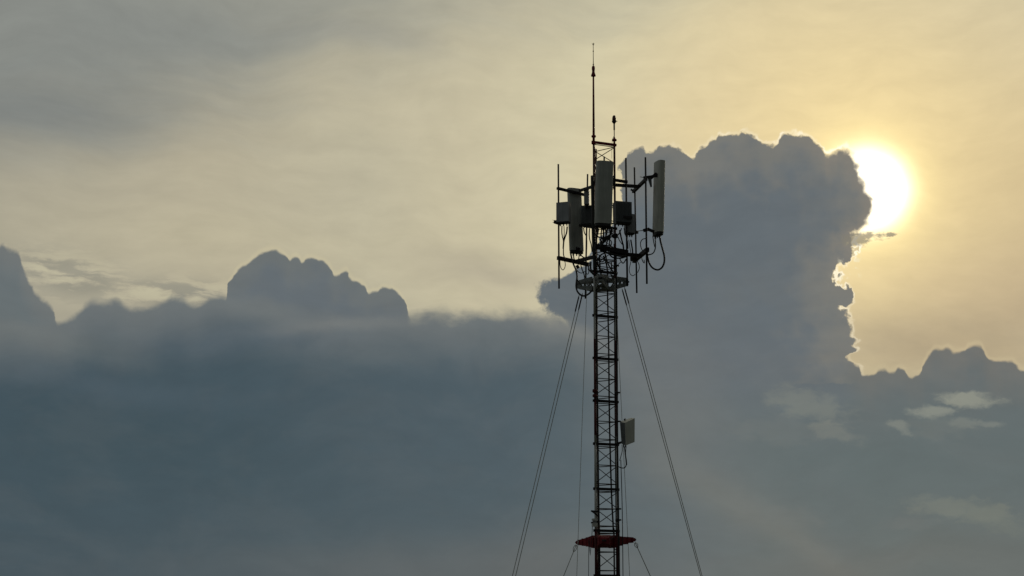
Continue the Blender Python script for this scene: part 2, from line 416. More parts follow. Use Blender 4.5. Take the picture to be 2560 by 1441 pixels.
MAT = {
    'steel': material('weathered_steel', (0.055, 0.047, 0.047), 0.65, 0.0, 0.3),
    'dark': material('silhouette_dark_steel', (0.028, 0.024, 0.026), 0.6, 0.0, 0.3),  # backlit silhouette darkness of the pipes put into the base colour
    'galv': material('galvanised_plate', (0.24, 0.25, 0.25), 0.55, 0.0, 0.35, 9),
    'red': material('red_oxide_paint', (0.22, 0.020, 0.028), 0.6, 0.0, 0.35, 7),
    'shell': material('grey_plastic_shell', (0.47, 0.48, 0.45), 0.5, 0.0, 0.10, 2.5, streaks=0.14),
    'shell_dark': material('dark_alloy_housing', (0.15, 0.16, 0.17), 0.55, 0.0, 0.2, 5),
    'shell_mid': material('dull_grey_housing', (0.36, 0.37, 0.40), 0.5, 0.0, 0.15, 4, streaks=0.14),
    'shell_lit': material('lit_plastic_shell', (0.66, 0.66, 0.60), 0.5, 0.0, 0.08, 2.5, streaks=0.14),  # skylight on the right-facing panels put into a lighter shell colour
    'cap': material('black_plastic', (0.03, 0.03, 0.03), 0.55, 0.0, 0.2),
    'cable': material('black_cable_jacket', (0.022, 0.022, 0.022), 0.55, 0.0, 0.2, 20),
    'wire': material('galvanised_wire_rope', (0.55, 0.56, 0.56), 0.5, 0.0, 0.15, 30),
    'ceramic': material('white_porcelain', (0.62, 0.62, 0.58), 0.35, 0.0, 0.1),
    'lens': material('smoked_red_glass', (0.12, 0.045, 0.03), 0.25, 0.0, 0.15),
    'brass': material('weathered_brass_wire', (0.30, 0.22, 0.12), 0.5, 0.4, 0.2),
    'concrete': material('concrete', (0.35, 0.34, 0.31), 0.85, 0.0, 0.2, 4, 0.3),
}

def banded_paint():
    """Aviation red and white bands by height above the ground."""
    m = material('banded_tower_paint', (0.10, 0.017, 0.019), 0.65)
    t = m.node_tree; b = t.nodes['Principled BSDF']
    red = b.inputs['Base Color'].links[0].from_socket
    g = t.nodes.new('ShaderNodeNewGeometry'); s = t.nodes.new('ShaderNodeSeparateXYZ')
    t.links.new(g.outputs['Position'], s.inputs[0])
    r = t.nodes.new('ShaderNodeValToRGB'); r.color_ramp.interpolation = 'CONSTANT'
    mr = t.nodes.new('ShaderNodeMapRange'); mr.inputs[1].default_value = 0; mr.inputs[2].default_value = 40
    t.links.new(s.outputs[2], mr.inputs[0]); t.links.new(mr.outputs[0], r.inputs[0])
    edges = [(0, 0), (at(1490, 1327).z, 1), (at(1488, 1092).z, 0), (at(1486, 855).z, 1), (at(1484, 700).z, 0)]
    low = edges[1][0] - 3.3
    while low > 0:
        edges.insert(1, (low, 1 if edges[1][1] == 0 else 0)); low -= 3.3
    e = r.color_ramp.elements
    while len(e) < len(edges):
        e.new(0.99)
    for k, (z, w) in zip(e, edges):
        k.position = z / 40.0; k.color = (w, w, w, 1)
    mx = t.nodes.new('ShaderNodeMix'); mx.data_type = 'RGBA'
    t.links.new(r.outputs[0], mx.inputs[0]); t.links.new(red, mx.inputs[6]); mx.inputs[7].default_value = (0.5, 0.5, 0.48, 1)
    t.links.new(mx.outputs[2], b.inputs['Base Color'])
    return m

# ------------------------------------------------------------------ surveying and mesh helpers
YT = 48.0                                        # distance of the mast's axis
M_PER_PX = 1 / 72.0

def at(px, py, dy=0.0):
    """Point on the upright plane dy metres behind the mast's axis."""
    d = ray(px, py)
    return CAM + d * ((YT + dy) / d.y)

def px(n):
    return n * M_PER_PX

COL = scene.collection

def tag(o, label, cat, group=None):
    o['label'] = label; o['category'] = cat
    if group:
        o['group'] = group
    return o

def thing(name, base, label, cat, group=None):
    o = bpy.data.objects.new(name, None); COL.objects.link(o)
    o.location = base; o.empty_display_size = 0.1
    return tag(o, label, cat, group)

class Shape:
    """Collects solids in world metres and links them as one mesh object."""
    def __init__(self):
        self.bm = bmesh.new()

    def tube(self, pts, r, n=8, caps=True):
        pts = [Vector(p) for p in pts]
        rs = r if isinstance(r, (list, tuple)) else [r] * len(pts)
        rings = []; ref = None
        for i, p in enumerate(pts):
            a = pts[max(i - 1, 0)]; b = pts[min(i + 1, len(pts) - 1)]
            t = (b - a).normalized()
            if ref is None:
                ref = Vector((0, 0, 1)) if abs(t.z) < 0.9 else Vector((1, 0, 0))
            u = (ref - t * ref.dot(t)).normalized(); v = t.cross(u); ref = u
            rings.append([self.bm.verts.new(p + (u * math.cos(k * 2 * math.pi / n) + v * math.sin(k * 2 * math.pi / n)) * rs[i]) for k in range(n)])
        for A, B in zip(rings, rings[1:]):
            for k in range(n):
                f = self.bm.faces.new((A[k], A[(k + 1) % n], B[(k + 1) % n], B[k])); f.smooth = n > 4
        if caps:
            self.bm.faces.new(rings[0][::-1]); self.bm.faces.new(rings[-1])
        return self

    def bar(self, a, b, w, h, up=(0, 0, 1), w2=None, h2=None):
        """Rectangular bar from a to b, w across and h along up; may taper."""
        a, b = Vector(a), Vector(b); t = (b - a).normalized(); up = Vector(up)
        if abs(t.dot(up)) > 0.98:
            up = Vector((0, 1, 0))
        u = (up - t * up.dot(t)).normalized(); s = t.cross(u)
        w2 = w if w2 is None else w2; h2 = h if h2 is None else h2
        q = []
        for p, ww, hh in ((a, w, h), (b, w2, h2)):
            q.append([self.bm.verts.new(p + s * (i * ww / 2) + u * (j * hh / 2)) for i, j in ((-1, -1), (1, -1), (1, 1), (-1, 1))])
        A, B = q
        for k in range(4):
            self.bm.faces.new((A[k], A[(k + 1) % 4], B[(k + 1) % 4], B[k]))
        self.bm.faces.new(A[::-1]); self.bm.faces.new(B)
        return self

    def prism(self, base, top, outline, yaw, shrink=1.0):
        """Upright extrusion of a plan outline [(across, outward)], from base to top."""
        base, top = Vector(base), Vector(top)
        c, s = math.cos(yaw), math.sin(yaw)
        R = [[self.bm.verts.new(p + Vector((x * c - y * s, x * s + y * c, 0)) * k) for x, y in outline] for p, k in ((base, 1.0), (top, shrink))]
        n = len(outline)
        for k in range(n):
            self.bm.faces.new((R[0][k], R[0][(k + 1) % n], R[1][(k + 1) % n], R[1][k]))
        self.bm.faces.new(R[0][::-1]); self.bm.faces.new(R[1])
        return self

    def lathe(self, base, profile, n=16, axis=(0, 0, 1)):
        q = Vector((0, 0, 1)).rotation_difference(Vector(axis)); base = Vector(base)
        rings = [[self.bm.verts.new(base + q @ Vector((r * math.cos(k * 2 * math.pi / n), r * math.sin(k * 2 * math.pi / n), z))) for k in range(n)] for r, z in profile]
        for A, B in zip(rings, rings[1:]):
            for k in range(n):
                self.bm.faces.new((A[k], A[(k + 1) % n], B[(k + 1) % n], B[k])).smooth = True
        self.bm.faces.new(rings[0][::-1]); self.bm.faces.new(rings[-1])
        return self

    def build(self, name, mat, parent=None, origin=None, bevel=0.0):
        bm = self.bm
        if bevel:
            bmesh.ops.bevel(bm, geom=[e for e in bm.edges if len(e.link_faces) == 2 and e.calc_face_angle(0) > 0.5], offset=bevel, segments=2, affect='EDGES', profile=0.6)
        bmesh.ops.recalc_face_normals(bm, faces=bm.faces)
        chain = Vector((0, 0, 0)); p = parent
        while p is not None:
            chain += p.location; p = p.parent
        if origin is None:
            vs = [v.co for v in bm.verts]
            origin = Vector((sum(v.x for v in vs) / len(vs), sum(v.y for v in vs) / len(vs), min(v.z for v in vs)))
        origin = Vector(origin)
        bmesh.ops.translate(bm, verts=bm.verts, vec=-origin)
        me = bpy.data.meshes.new(name); bm.to_mesh(me); bm.free()
        me.materials.append(mat if isinstance(mat, bpy.types.Material) else MAT[mat])
        o = bpy.data.objects.new(name, me); COL.objects.link(o)
        o.location = origin - chain; o.parent = parent
        return o

def smooth_path(pts, k=5):
    """Catmull-Rom through points."""
    P_ = [Vector(p) for p in pts]; out = []
    for i in range(len(P_) - 1):
        p0, p1, p2, p3 = P_[max(i - 1, 0)], P_[i], P_[i + 1], P_[min(i + 2, len(P_) - 1)]
        for j in range(k):
            t = j / k
            out.append(0.5 * ((2 * p1) + (p2 - p0) * t + (2 * p0 - 5 * p1 + 4 * p2 - p3) * t * t + (3 * p1 - p0 - 3 * p2 + p3) * t ** 3))
    return out + [P_[-1]]

# ------------------------------------------------------------------ ground (below the frame)
g = bmesh.new()
ring = [g.verts.new((r * math.cos(a * math.pi / 24), r * math.sin(a * math.pi / 24) + YT, 0)) for r in (40,) for a in range(48)]
ring2 = [g.verts.new((6000 * math.cos(a * math.pi / 24), 6000 * math.sin(a * math.pi / 24) + YT, 0)) for a in range(48)]
g.faces.new(ring)
for a in range(48):
    g.faces.new((ring[a], ring2[a], ring2[(a + 1) % 48], ring[(a + 1) % 48]))
me = bpy.data.meshes.new('ground'); g.to_mesh(me); g.free()
me.materials.append(material('grass_and_soil', (0.06, 0.065, 0.03), 0.95, 0, 0.45, 0.4, 0.4))
ground = bpy.data.objects.new('ground', me); COL.objects.link(ground); ground['kind'] = 'structure'

# ------------------------------------------------------------------ lattice tower
paint = banded_paint()
SIDE = 0.80
A0 = Vector((at(1486.5, 800, -0.36).x, YT - 0.36, 0))
th = math.radians(8.7)
C0 = A0 + Vector((math.sin(th), math.cos(th), 0)) * SIDE
B0 = A0 + Vector((math.sin(th + math.pi / 3), math.cos(th + math.pi / 3), 0)) * SIDE
AXIS = (A0 + B0 + C0) / 3
LEGS = (A0, B0, C0)
def lift(v, z):
    return Vector((v.x, v.y, z))
def z_at(py, v=None):
    v = v or A0
    return at(1512, py, v.y - YT).z

flange_px = [362, 462, 571, 683, 793, 899, 1005, 1112, 1224, 1328, 1440]
levels = [at(1515, p, -0.1).z for p in flange_px]
while levels[-1] - 1.5 > 0.6:
    levels.append(levels[-1] - 1.5)
levels.append(0.12)
tower = thing('lattice_tower', lift(AXIS, 0), 'slender triangular lattice mast painted in red and white bands, the only tower in view', 'tower')
for i, (zt, zb) in enumerate(zip(levels, levels[1:])):
    h = zt - zb
    brace = Shape()
    fr = [0.055, 0.47, 0.885]
    for a, b in ((A0, B0), (C0, B0), (A0, C0)):
        for f in fr:
            brace.tube([lift(a, zt - h * f), lift(b, zt - h * f)], 0.0155, 6)
        for f0, f1 in zip(fr, fr[1:]):
            lo, hi = zt - h * f1 + 0.02, zt - h * f0 - 0.02
            if a is C0:
                brace.tube([lift(a, hi), lift(b, lo)], 0.014, 6)
            else:
                brace.tube([lift(a, lo), lift(b, hi)], 0.014, 6)
    sec = brace.build('tower_section', 'steel' if i > 0 else 'brass', tower)
    for leg in LEGS:
        Shape().tube([lift(leg, zb), lift(leg, zt)], 0.037, 10).build('leg', paint, sec)
    for a, b in ((A0, B0),):
        d = (b - a).normalized()
        Shape().bar(lift(a - d * 0.075, zt), lift(b + d * 0.075, zt), 0.06, 0.085).build('flange_bar', 'red' if i == 0 else 'dark', sec)
Shape().prism(lift(AXIS, 0), lift(AXIS, 0.12), [(-0.9, -0.9), (0.9, -0.9), (0.9, 0.9), (-0.9, 0.9)], 0).build('footing', 'concrete', tower)
ZTOP = levels[0]

# collars clamped on the legs
def collar(leg, py, w=0.16, hh=0.075, mat='dark', sticking=0.0):
    z = z_at(py, leg)
    s = Shape().lathe(lift(leg, z - hh / 2), [(w * 0.30, -0.02), (w * 0.5, 0.0), (w * 0.5, hh), (w * 0.30, hh + 0.02)], 12)
    if sticking:
        s.bar(lift(leg, z + hh / 2 - 0.02), lift(leg, z + hh / 2 - 0.02) + Vector((sticking, -0.05, 0.0)), 0.05, 0.05)
    return s.build('leg_clamp', mat, tower)
collar(A0, 978, 0.17, 0.09, paint); collar(A0, 990, 0.17, 0.07, paint)
collar(B0, 984, 0.13, 0.09, 'dark', 0.12)
collar(B0, 1273, 0.13, 0.05, 'dark', 0.12); collar(B0, 1301, 0.15, 0.06, 'dark', 0.12)
collar(B0, 666, 0.14, 0.06, 'dark', 0.12); collar(B0, 590, 0.2, 0.12, 'dark')

# ------------------------------------------------------------------ lightning rod on the left leg
base = lift(A0, ZTOP)
rod = thing('lightning_rod', base, 'tall red lightning rod tipped with a pronged brass point, topmost thing on the tower', 'lightning rod')
zt = z_at(190, A0)
Shape().tube([base, lift(A0, zt)], [0.044, 0.030], 12).build('pole', 'red', rod)
bell = Shape().lathe(lift(A0, zt - 0.03), [(0.05, 0), (0.085, 0.015), (0.082, 0.05), (0.055, 0.13), (0.045, 0.19), (0.055, 0.26), (0.058, 0.33), (0.045, 0.38), (0.02, 0.41)], 16).build('bell_cap', 'red', rod)
z0 = zt + 0.36; z1 = z_at(108, A0)
ndl = Shape().tube([lift(A0, z0), lift(A0, z1)], [0.014, 0.009], 8)
for zz, r in ((z0 + 0.06, 0.026), (z0 + (z1 - z0) * 0.64, 0.022)):
    ndl.lathe(lift(A0, zz - 0.03), [(0.008, 0), (r, 0.02), (r, 0.045), (0.008, 0.065)], 10)
needle = ndl.build('needle', 'brass', rod)
for k in range(4):
    a = k * math.pi / 2 + 0.3
    Shape().tube([lift(A0, z1 - 0.10), lift(A0, z1) + Vector((math.cos(a) * 0.05, math.sin(a) * 0.05, -0.02))], 0.006, 6).build('prong', 'brass', needle)
for py in (342, 359):
    z = z_at(py, A0)
    Shape().lathe(lift(A0, z - 0.04), [(0.05, 0), (0.08, 0.02), (0.08, 0.07), (0.05, 0.09)], 12).build('collar', 'red', rod)
Shape().tube(smooth_path([at(1483.3, 192, -0.36), at(1482.5, 215, -0.38), at(1481.8, 250, -0.40), at(1482.5, 300, -0.40), at(1485, 340, -0.38), at(1486, 357, -0.36)]), 0.007, 6).build('earth_wire', 'cable', rod)

# ------------------------------------------------------------------ warning beacon on the right leg
base = lift(B0, ZTOP)
beacon = thing('warning_beacon', base, 'small domed obstruction lamp on a thin stem above the right leg of the tower', 'beacon')
zh = z_at(309, B0)
zc = z_at(345, B0)
Shape().tube([base, lift(B0, zc)], 0.036, 10).build('stub_pole', 'red', beacon)
Shape().lathe(lift(B0, z_at(353, B0)), [(0.04, 0), (0.085, 0.01), (0.085, 0.06), (0.05, 0.075), (0.03, 0.12), (0.015, 0.17)], 12).build('collar', 'red', beacon)
Shape().tube([lift(B0, zc), lift(B0, z_at(326, B0)), lift(B0, z_at(325, B0)), lift(B0, zh)], [0.016, 0.016, 0.028, 0.028], 8).build('stem', 'dark', beacon)
lampo = Shape().lathe(lift(B0, zh), [(0.03, -0.01), (0.05, 0.02), (0.08, 0.06), (0.085, 0.085), (0.07, 0.10)], 16).build('lamp_base', 'dark', beacon)
Shape().lathe(lift(B0, zh + 0.10), [(0.070, 0), (0.070, 0.08), (0.060, 0.15), (0.040, 0.19), (0.012, 0.205)], 16).build('lens', 'lens', lampo)
Shape().tube([lift(B0, zh + 0.085), lift(B0, zh + 0.085) + Vector((0.12, -0.02, -0.01))], [0.02, 0.008], 6).build('latch', 'dark', lampo)
Shape().tube(smooth_path([at(1534, 341, -0.1), at(1531, 350, -0.12), at(1530, 362, -0.14), at(1529.5, 380, -0.12), at(1529.5, 397, -0.1)]), 0.006, 6).build('power_cable', 'cable', beacon)

# ------------------------------------------------------------------ sector frames (pipes, crossbars, stand-offs)
def pipe(s, x0, y0, x1, y1, dy, w=4.0):
    return s.tube([at(x0, y0, dy), at(x1, y1, dy)], px(w) / 2, 10)

G_FRAME = 'antenna frames round the tower head'
# left frame
P1d, P2d = 0.42, 1.15
fl = thing('antenna_frame', at(1397.5, 722, P1d), 'left antenna frame whose outer pipe stands free at the far left of the tower head', 'antenna frame', G_FRAME)
pipe(Shape(), 1395.8, 411, 1397.6, 722, P1d, 4.4).build('mount_pipe', 'dark', fl)
pipe(Shape(), 1469, 436, 1463.5, 747, P2d, 4.2).build('mount_pipe', 'dark', fl)
Shape().bar(at(1393, 471, P1d - 0.06), at(1471, 490, P2d - 0.06), 0.09, 0.085).build('crossbar', 'dark', fl)
Shape().bar(at(1394, 645, P1d - 0.06), at(1472, 662, P2d - 0.06), 0.10, 0.13).build('crossbar', 'dark', fl)
Shape().bar(at(1484, 466, -0.2), at(1450, 477, 0.72), 0.09, 0.085).build('standoff_arm', 'dark', fl)
Shape().bar(at(1484, 643, -0.2), at(1436, 655, 0.72), 0.10, 0.11).build('standoff_arm', 'dark', fl)
Shape().bar(at(1442, 664, 0.75), at(1446, 671, 0.75), 0.10, 0.10).build('clamp', 'dark', fl)
# right frame
P4d, P5d = 1.0, -0.30
fr_ = thing('antenna_frame', at(1617, 710, P5d), 'right antenna frame of two slim pipes with the tallest pipe beside the outlying panel', 'antenna frame', G_FRAME)
pipe(Shape(), 1586, 419, 1592, 733, P4d, 4.2).build('mount_pipe', 'dark', fr_)
pipe(Shape(), 1613.6, 394, 1617.2, 710, P5d, 4.6).build('mount_pipe', 'dark', fr_)
Shape().bar(at(1583, 480, P4d + 0.05), at(1615.5, 448, P5d + 0.02), 0.10, 0.10).build('crossbar', 'dark', fr_)
Shape().bar(at(1584, 653, P4d + 0.05), at(1619.5, 624, P5d + 0.02), 0.11, 0.15).build('crossbar', 'dark', fr_)
Shape().bar(at(1539, 463, 0.0), at(1599, 467, 0.36), 0.10, 0.10).build('standoff_arm', 'dark', fr_)
Shape().bar(at(1540, 634, 0.0), at(1603, 640, 0.36), 0.12, 0.11).build('standoff_arm', 'dark', fr_)
Shape().bar(at(1577, 474, P4d), at(1587, 480, P4d), 0.05, 0.06).build('clamp', 'dark', fr_)
Shape().bar(at(1578, 647, 0.6), at(1590, 650, 0.8), 0.10, 0.14).build('clamp', 'dark', fr_)
# front frame
P3d = 0.12
ff = thing('antenna_frame', at(1568, 712, P3d), 'front antenna frame with a heavy sloping beam across the tower face and one right-hand pipe', 'antenna frame', G_FRAME)
pipe(Shape(), 1564.6, 396, 1568.2, 716, P3d, 4.8).build('mount_pipe', 'dark', ff)
pipe(Shape(), 1510.5, 392, 1508.5, 600, -0.72, 4.0).build('mount_pipe', 'dark', ff)
Shape().bar(at(1486, 616, -0.55), at(1569, 632, P3d - 0.06), 0.11, 0.16).build('crossbar', 'dark', ff)
Shape().bar(at(1535, 450.5, -0.12), at(1568, 455.5, P3d - 0.05), 0.09, 0.09).build('standoff_arm', 'dark', ff)
Shape().bar(at(1488, 452, -0.55), at(1537, 458, -0.12), 0.08, 0.08).build('crossbar', 'dark', ff)
Shape().bar(at(1524, 633, -0.1), at(1564, 641, P3d), 0.10, 0.10).build('standoff_arm', 'dark', ff)
Shape().bar(at(1534, 440, -0.09), at(1536, 470, -0.09), 0.08, 0.08).build('clamp', 'dark', ff)

# ------------------------------------------------------------------ panel antennas
def oval_plan(w, d, n=14, back=1.0):
    """Panel plan with a bowed front; back scales the bow of the rear face."""
    pts = []
    for k in range(2 * n):
        a = k * math.pi / n
        c, s = math.cos(a), math.sin(a)
        x = math.copysign(abs(c) ** 0.45, c) * w / 2
        y = math.copysign(abs(s) ** 0.8, s) * d / 2
        pts.append((x, y if y > 0 else y * back))
    return pts

def panel(label, top, bottom, w, d, facing, mat='shell', ports=3, group='panel antennas', back=1.0):
    """facing: yaw of the outward side, 0 = towards the camera."""
    yaw = facing + math.pi                     # plan's +y is outward
    ax = (Vector(top) - Vector(bottom)).normalized()
    bottom, top = Vector(bottom), Vector(top)
    root = thing('panel_antenna', bottom, label, 'antenna', group)
    body = Shape().prism(bottom + ax * 0.09, top, oval_plan(w, d, back=back), yaw).build('radome', mat, root)
    Shape().prism(bottom, bottom + ax * 0.088, oval_plan(w * 0.93, d * 0.93, back=back), yaw).build('end_cap', 'cap', root)
    c, s = math.cos(yaw), math.sin(yaw)
    for k in range(ports):
        off = (k - (ports - 1) / 2) * w * 0.8 / max(ports, 1)
        p = bottom + Vector((off * c, off * s, 0))
        Shape().tube([p + Vector((0, 0, 0.01)), p - Vector((0, 0, 0.09))], 0.022, 8).build('connector', 'cap', root)
    return root, yaw

# front panel
q1, _ = panel('widest pale panel antenna, upright on the front of the tower facing the viewer', at(1512, 405.5, -1.0), at(1507.5, 567, -1.0), 0.60, 0.30, math.radians(12), ports=4)
for py in (440, 545):
    Shape().bar(at(1511, py, -0.86), at(1510, py + 2, -0.72), 0.09, 0.12).build('bracket', 'dark', q1)
# left panel, seen from its back
q2, _ = panel('long grey panel antenna hanging lowest on the left, between box units', at(1435.5, 473, 0.95), at(1441.5, 634, 0.95), 0.52, 0.26, math.radians(-160))
for py in (482, 622):
    Shape().bar(at(1438 + (py - 482) * 0.03, py, 0.84), at(1444 + (py - 482) * 0.02, py + 1, 0.66), 0.10, 0.10).build('bracket', 'dark', q2)
# right panel, outlying
q3, _ = panel('outlying pale panel antenna held away from the tower head on the far right', at(1647.6, 405.0, 0.05), at(1643.6, 589.0, 0.05), 0.50, 0.34, math.radians(112), 'shell_lit', back=0.7)
Shape().bar(at(1609, 444.5, -0.22), at(1642, 440, -0.10), 0.07, 0.08).bar(at(1627, 446, -0.12), at(1642, 434, -0.12), 0.06, 0.10).build('bracket', 'dark', q3)
Shape().bar(at(1624, 446, -0.13), at(1628, 468, -0.13), 0.05, 0.13, (1, 0, 0), 0.05, 0.055).build('tilt_plate', 'shell_dark', q3)
Shape().tube([at(1600, 442.5, -0.24), at(1610, 444.5, -0.24)], 0.012, 6).build('bolt', 'galv', q3)
Shape().bar(at(1609, 577, -0.26), at(1622, 573.5, -0.2), 0.08, 0.11).bar(at(1620, 573.5, -0.2), at(1635, 580, -0.08), 0.07, 0.09).build('bracket', 'dark', q3)
Shape().tube([at(1593, 578, 0.6), at(1610, 576.5, -0.22)], 0.014, 6).build('tie_rod', 'galv', q3)
Shape().bar(at(1587, 581, 1.0), at(1595, 581, 0.95), 0.10, 0.10).build('clamp', 'dark', fr_)

# mid-height panel
q4b, q4t = at(1567.5, 1113, 0.0), at(1568.5, 1050.5, 0.0)
q4 = thing('panel_antenna', q4b, 'short boxy panel antenna alone on the right side halfway down the lattice', 'antenna', 'panel antennas')
yaw4 = math.radians(108) + math.pi
def quad_body(pts_bottom, pts_top):
    s = Shape()
    b = [s.bm.verts.new(p) for p in pts_bottom]; t = [s.bm.verts.new(p) for p in pts_top]
    n = len(b)
    for k in range(n):
        s.bm.faces.new((b[k], b[(k + 1) % n], t[(k + 1) % n], t[k]))
    s.bm.faces.new(b[::-1]); s.bm.faces.new(t)
    return s
# corners: near-left, near-right, far-right, far-left (leaning slightly forward)
quad_body([at(1565, 1114, -0.28), at(1586.5, 1105.5, -0.02), at(1577, 1102, 0.20), at(1555, 1108, -0.05)],
          [at(1562.5, 1057.5, -0.28), at(1587, 1046, -0.02), at(1577.5, 1045, 0.20), at(1552, 1054, -0.05)]).build('radome', 'shell_lit', q4, bevel=0.012)
quad_body([at(1553.8, 1110, -0.16), at(1565.2, 1114.3, -0.27), at(1564.4, 1109, -0.17), at(1555, 1107, -0.06)],
          [at(1549.8, 1057, -0.16), at(1562.2, 1058.5, -0.27), at(1561, 1056, -0.17), at(1551.5, 1055, -0.06)]).build('back_tray', 'shell_dark', q4)
Shape().bar(at(1537, 1054, -0.07), at(1552, 1054, -0.14), 0.05, 0.05).build('bracket', 'dark', q4)
Shape().bar(at(1541, 1111, -0.07), at(1556, 1105, -0.14), 0.06, 0.10, (0, 0, 1), 0.05, 0.05).build('bracket', 'dark', q4)
for dx in (0, 5):
    Shape().tube([at(1559 + dx, 1111, -0.16), at(1559.5 + dx, 1119, -0.16)], 0.025, 8).build('connector', 'cap', q4)
Shape().tube([at(1561, 1047.5, 0.0), at(1563, 1050, 0.0)], 0.04, 8).build('lifting_eye', 'dark', q4)

# ------------------------------------------------------------------ radio units
def box_unit(name, label, cat, centre_top, height, w, d, facing, mat, fins=0, group='radio boxes on the tower head', ports=3):
    yaw = facing + math.pi
    top = Vector(centre_top); bottom = top - Vector((0, 0, height))
    root = thing(name, bottom, label, cat, group)
    Shape().prism(bottom, top, [(-w / 2, -d / 2), (w / 2, -d / 2), (w / 2, d / 2), (-w / 2, d / 2)], yaw).build('housing', mat, root, bevel=0.02)
    c, s = math.cos(yaw), math.sin(yaw)
    L_ = lambda x, y, z: bottom + Vector((x * c - y * s, x * s + y * c, z))
    if fins:
        f = Shape()
        for k in range(fins):
            x = (k + 0.5) / fins * w * 0.92 - w * 0.46
            f.bar(L_(x, d / 2 + 0.012, height * 0.06), L_(x, d / 2 + 0.012, height * 0.94), 0.012, 0.03, (c * 0 - s, c, 0))
        f.build('cooling_fins', mat, root)
    Shape().prism(L_(0, 0, -0.05), L_(0, 0, -0.003), [(-w * .46, -d * .44), (w * .46, -d * .44), (w * .46, d * .44), (-w * .46, d * .44)], yaw).build('connector_plate', 'cap', root)
    for k in range(ports):
        p = L_((k - (ports - 1) / 2) * w * 0.26, 0, -0.052)
        Shape().tube([p, p - Vector((0, 0, 0.08))], 0.022, 8).build('connector', 'cap', root)
    return root

r1 = box_unit('radio_unit', 'broad grey box on the outer left pipe, leftmost box of the tower head', 'radio unit', at(1409, 508, 0.12), 0.70, 0.46, 0.26, math.radians(-20), 'shell_mid')
Shape().bar(at(1385, 555, 0.25), at(1402, 558, 0.2), 0.10, 0.10, (0, 0, 1), 0.12, 0.16).build('clamp', 'dark', r1)
for dy_ in (-2, 2):
    Shape().tube([at(1381, 553 + dy_ * 1.5, 0.25), at(1388, 555 + dy_, 0.25)], 0.007, 6).build('bolt', 'galv', r1)
r2 = box_unit('radio_unit', 'narrow light box just left of the widest panel, near the top of the left pipe', 'radio unit', at(1466.8, 476, 0.5), 0.52, 0.18, 0.16, math.radians(-10), 'shell_mid', ports=2)
r3 = box_unit('radio_unit', 'dark box tucked between the long left panel and the widest panel', 'radio unit', at(1469, 516, 0.75), 0.66, 0.46, 0.22, math.radians(-8), 'shell_dark', fins=9)
Shape().bar(at(1448, 564, 0.7), at(1488, 570, 0.6), 0.10, 0.07).build('tray', 'dark', r3)
r4 = box_unit('radio_unit', 'dark finned box right of the widest panel, across the right leg of the tower', 'radio unit', at(1556, 507, -0.25), 0.73, 0.58, 0.32, math.radians(14), 'shell_dark', fins=10)
Shape().bar(at(1535.5, 512, -0.45), at(1536.5, 560, -0.45), 0.10, 0.10, (0, 1, 0)).build('side_duct', 'shell_mid', r4)
Shape().bar(at(1558, 543, -0.42), at(1581, 545, -0.42), 0.06, 0.09).build('strap', 'dark', r4)
r5 = box_unit('radio_unit', 'lower small box beneath and right of the dark finned box, beside a slim pipe', 'radio unit', at(1573.5, 537, 0.35), 0.68, 0.32, 0.24, math.radians(20), 'shell_mid')

# insulator stack on the left leg, low down
ins = thing('insulator_box', at(1486, 1317, -0.45), 'small pale stacked box clamped to the left leg above the red star bracket', 'insulator')
for y0, y1 in ((1297, 1302), (1308, 1317)):
    Shape().prism(at(1486.5, y1, -0.47), at(1486.5, y0, -0.47), [(-.085, -.06), (.085, -.06), (.085, .06), (-.085, .06)], 0.2).build('body', 'ceramic', ins, bevel=0.01)
Shape().bar(at(1478, 1307, -0.46), at(1497, 1305, -0.40), 0.07, 0.05).build('strap', 'dark', ins)
Shape().prism(at(1486.5, 1308, -0.47), at(1486.5, 1302, -0.47), [(-.06, -.045), (.06, -.045), (.06, .045), (-.06, .045)], 0.2).build('neck', 'galv', ins)
br = thing('side_bracket', at(1479, 1278, -0.45), 'small dark strutted arm on the left leg just above the pale stacked box', 'bracket')
Shape().bar(at(1478, 1278, -0.46), at(1497, 1279.5, -0.36), 0.05, 0.05).build('arm', 'dark', br)
Shape().bar(at(1480.5, 1279, -0.46), at(1496, 1291, -0.36), 0.04, 0.04).build('strut', 'dark', br)

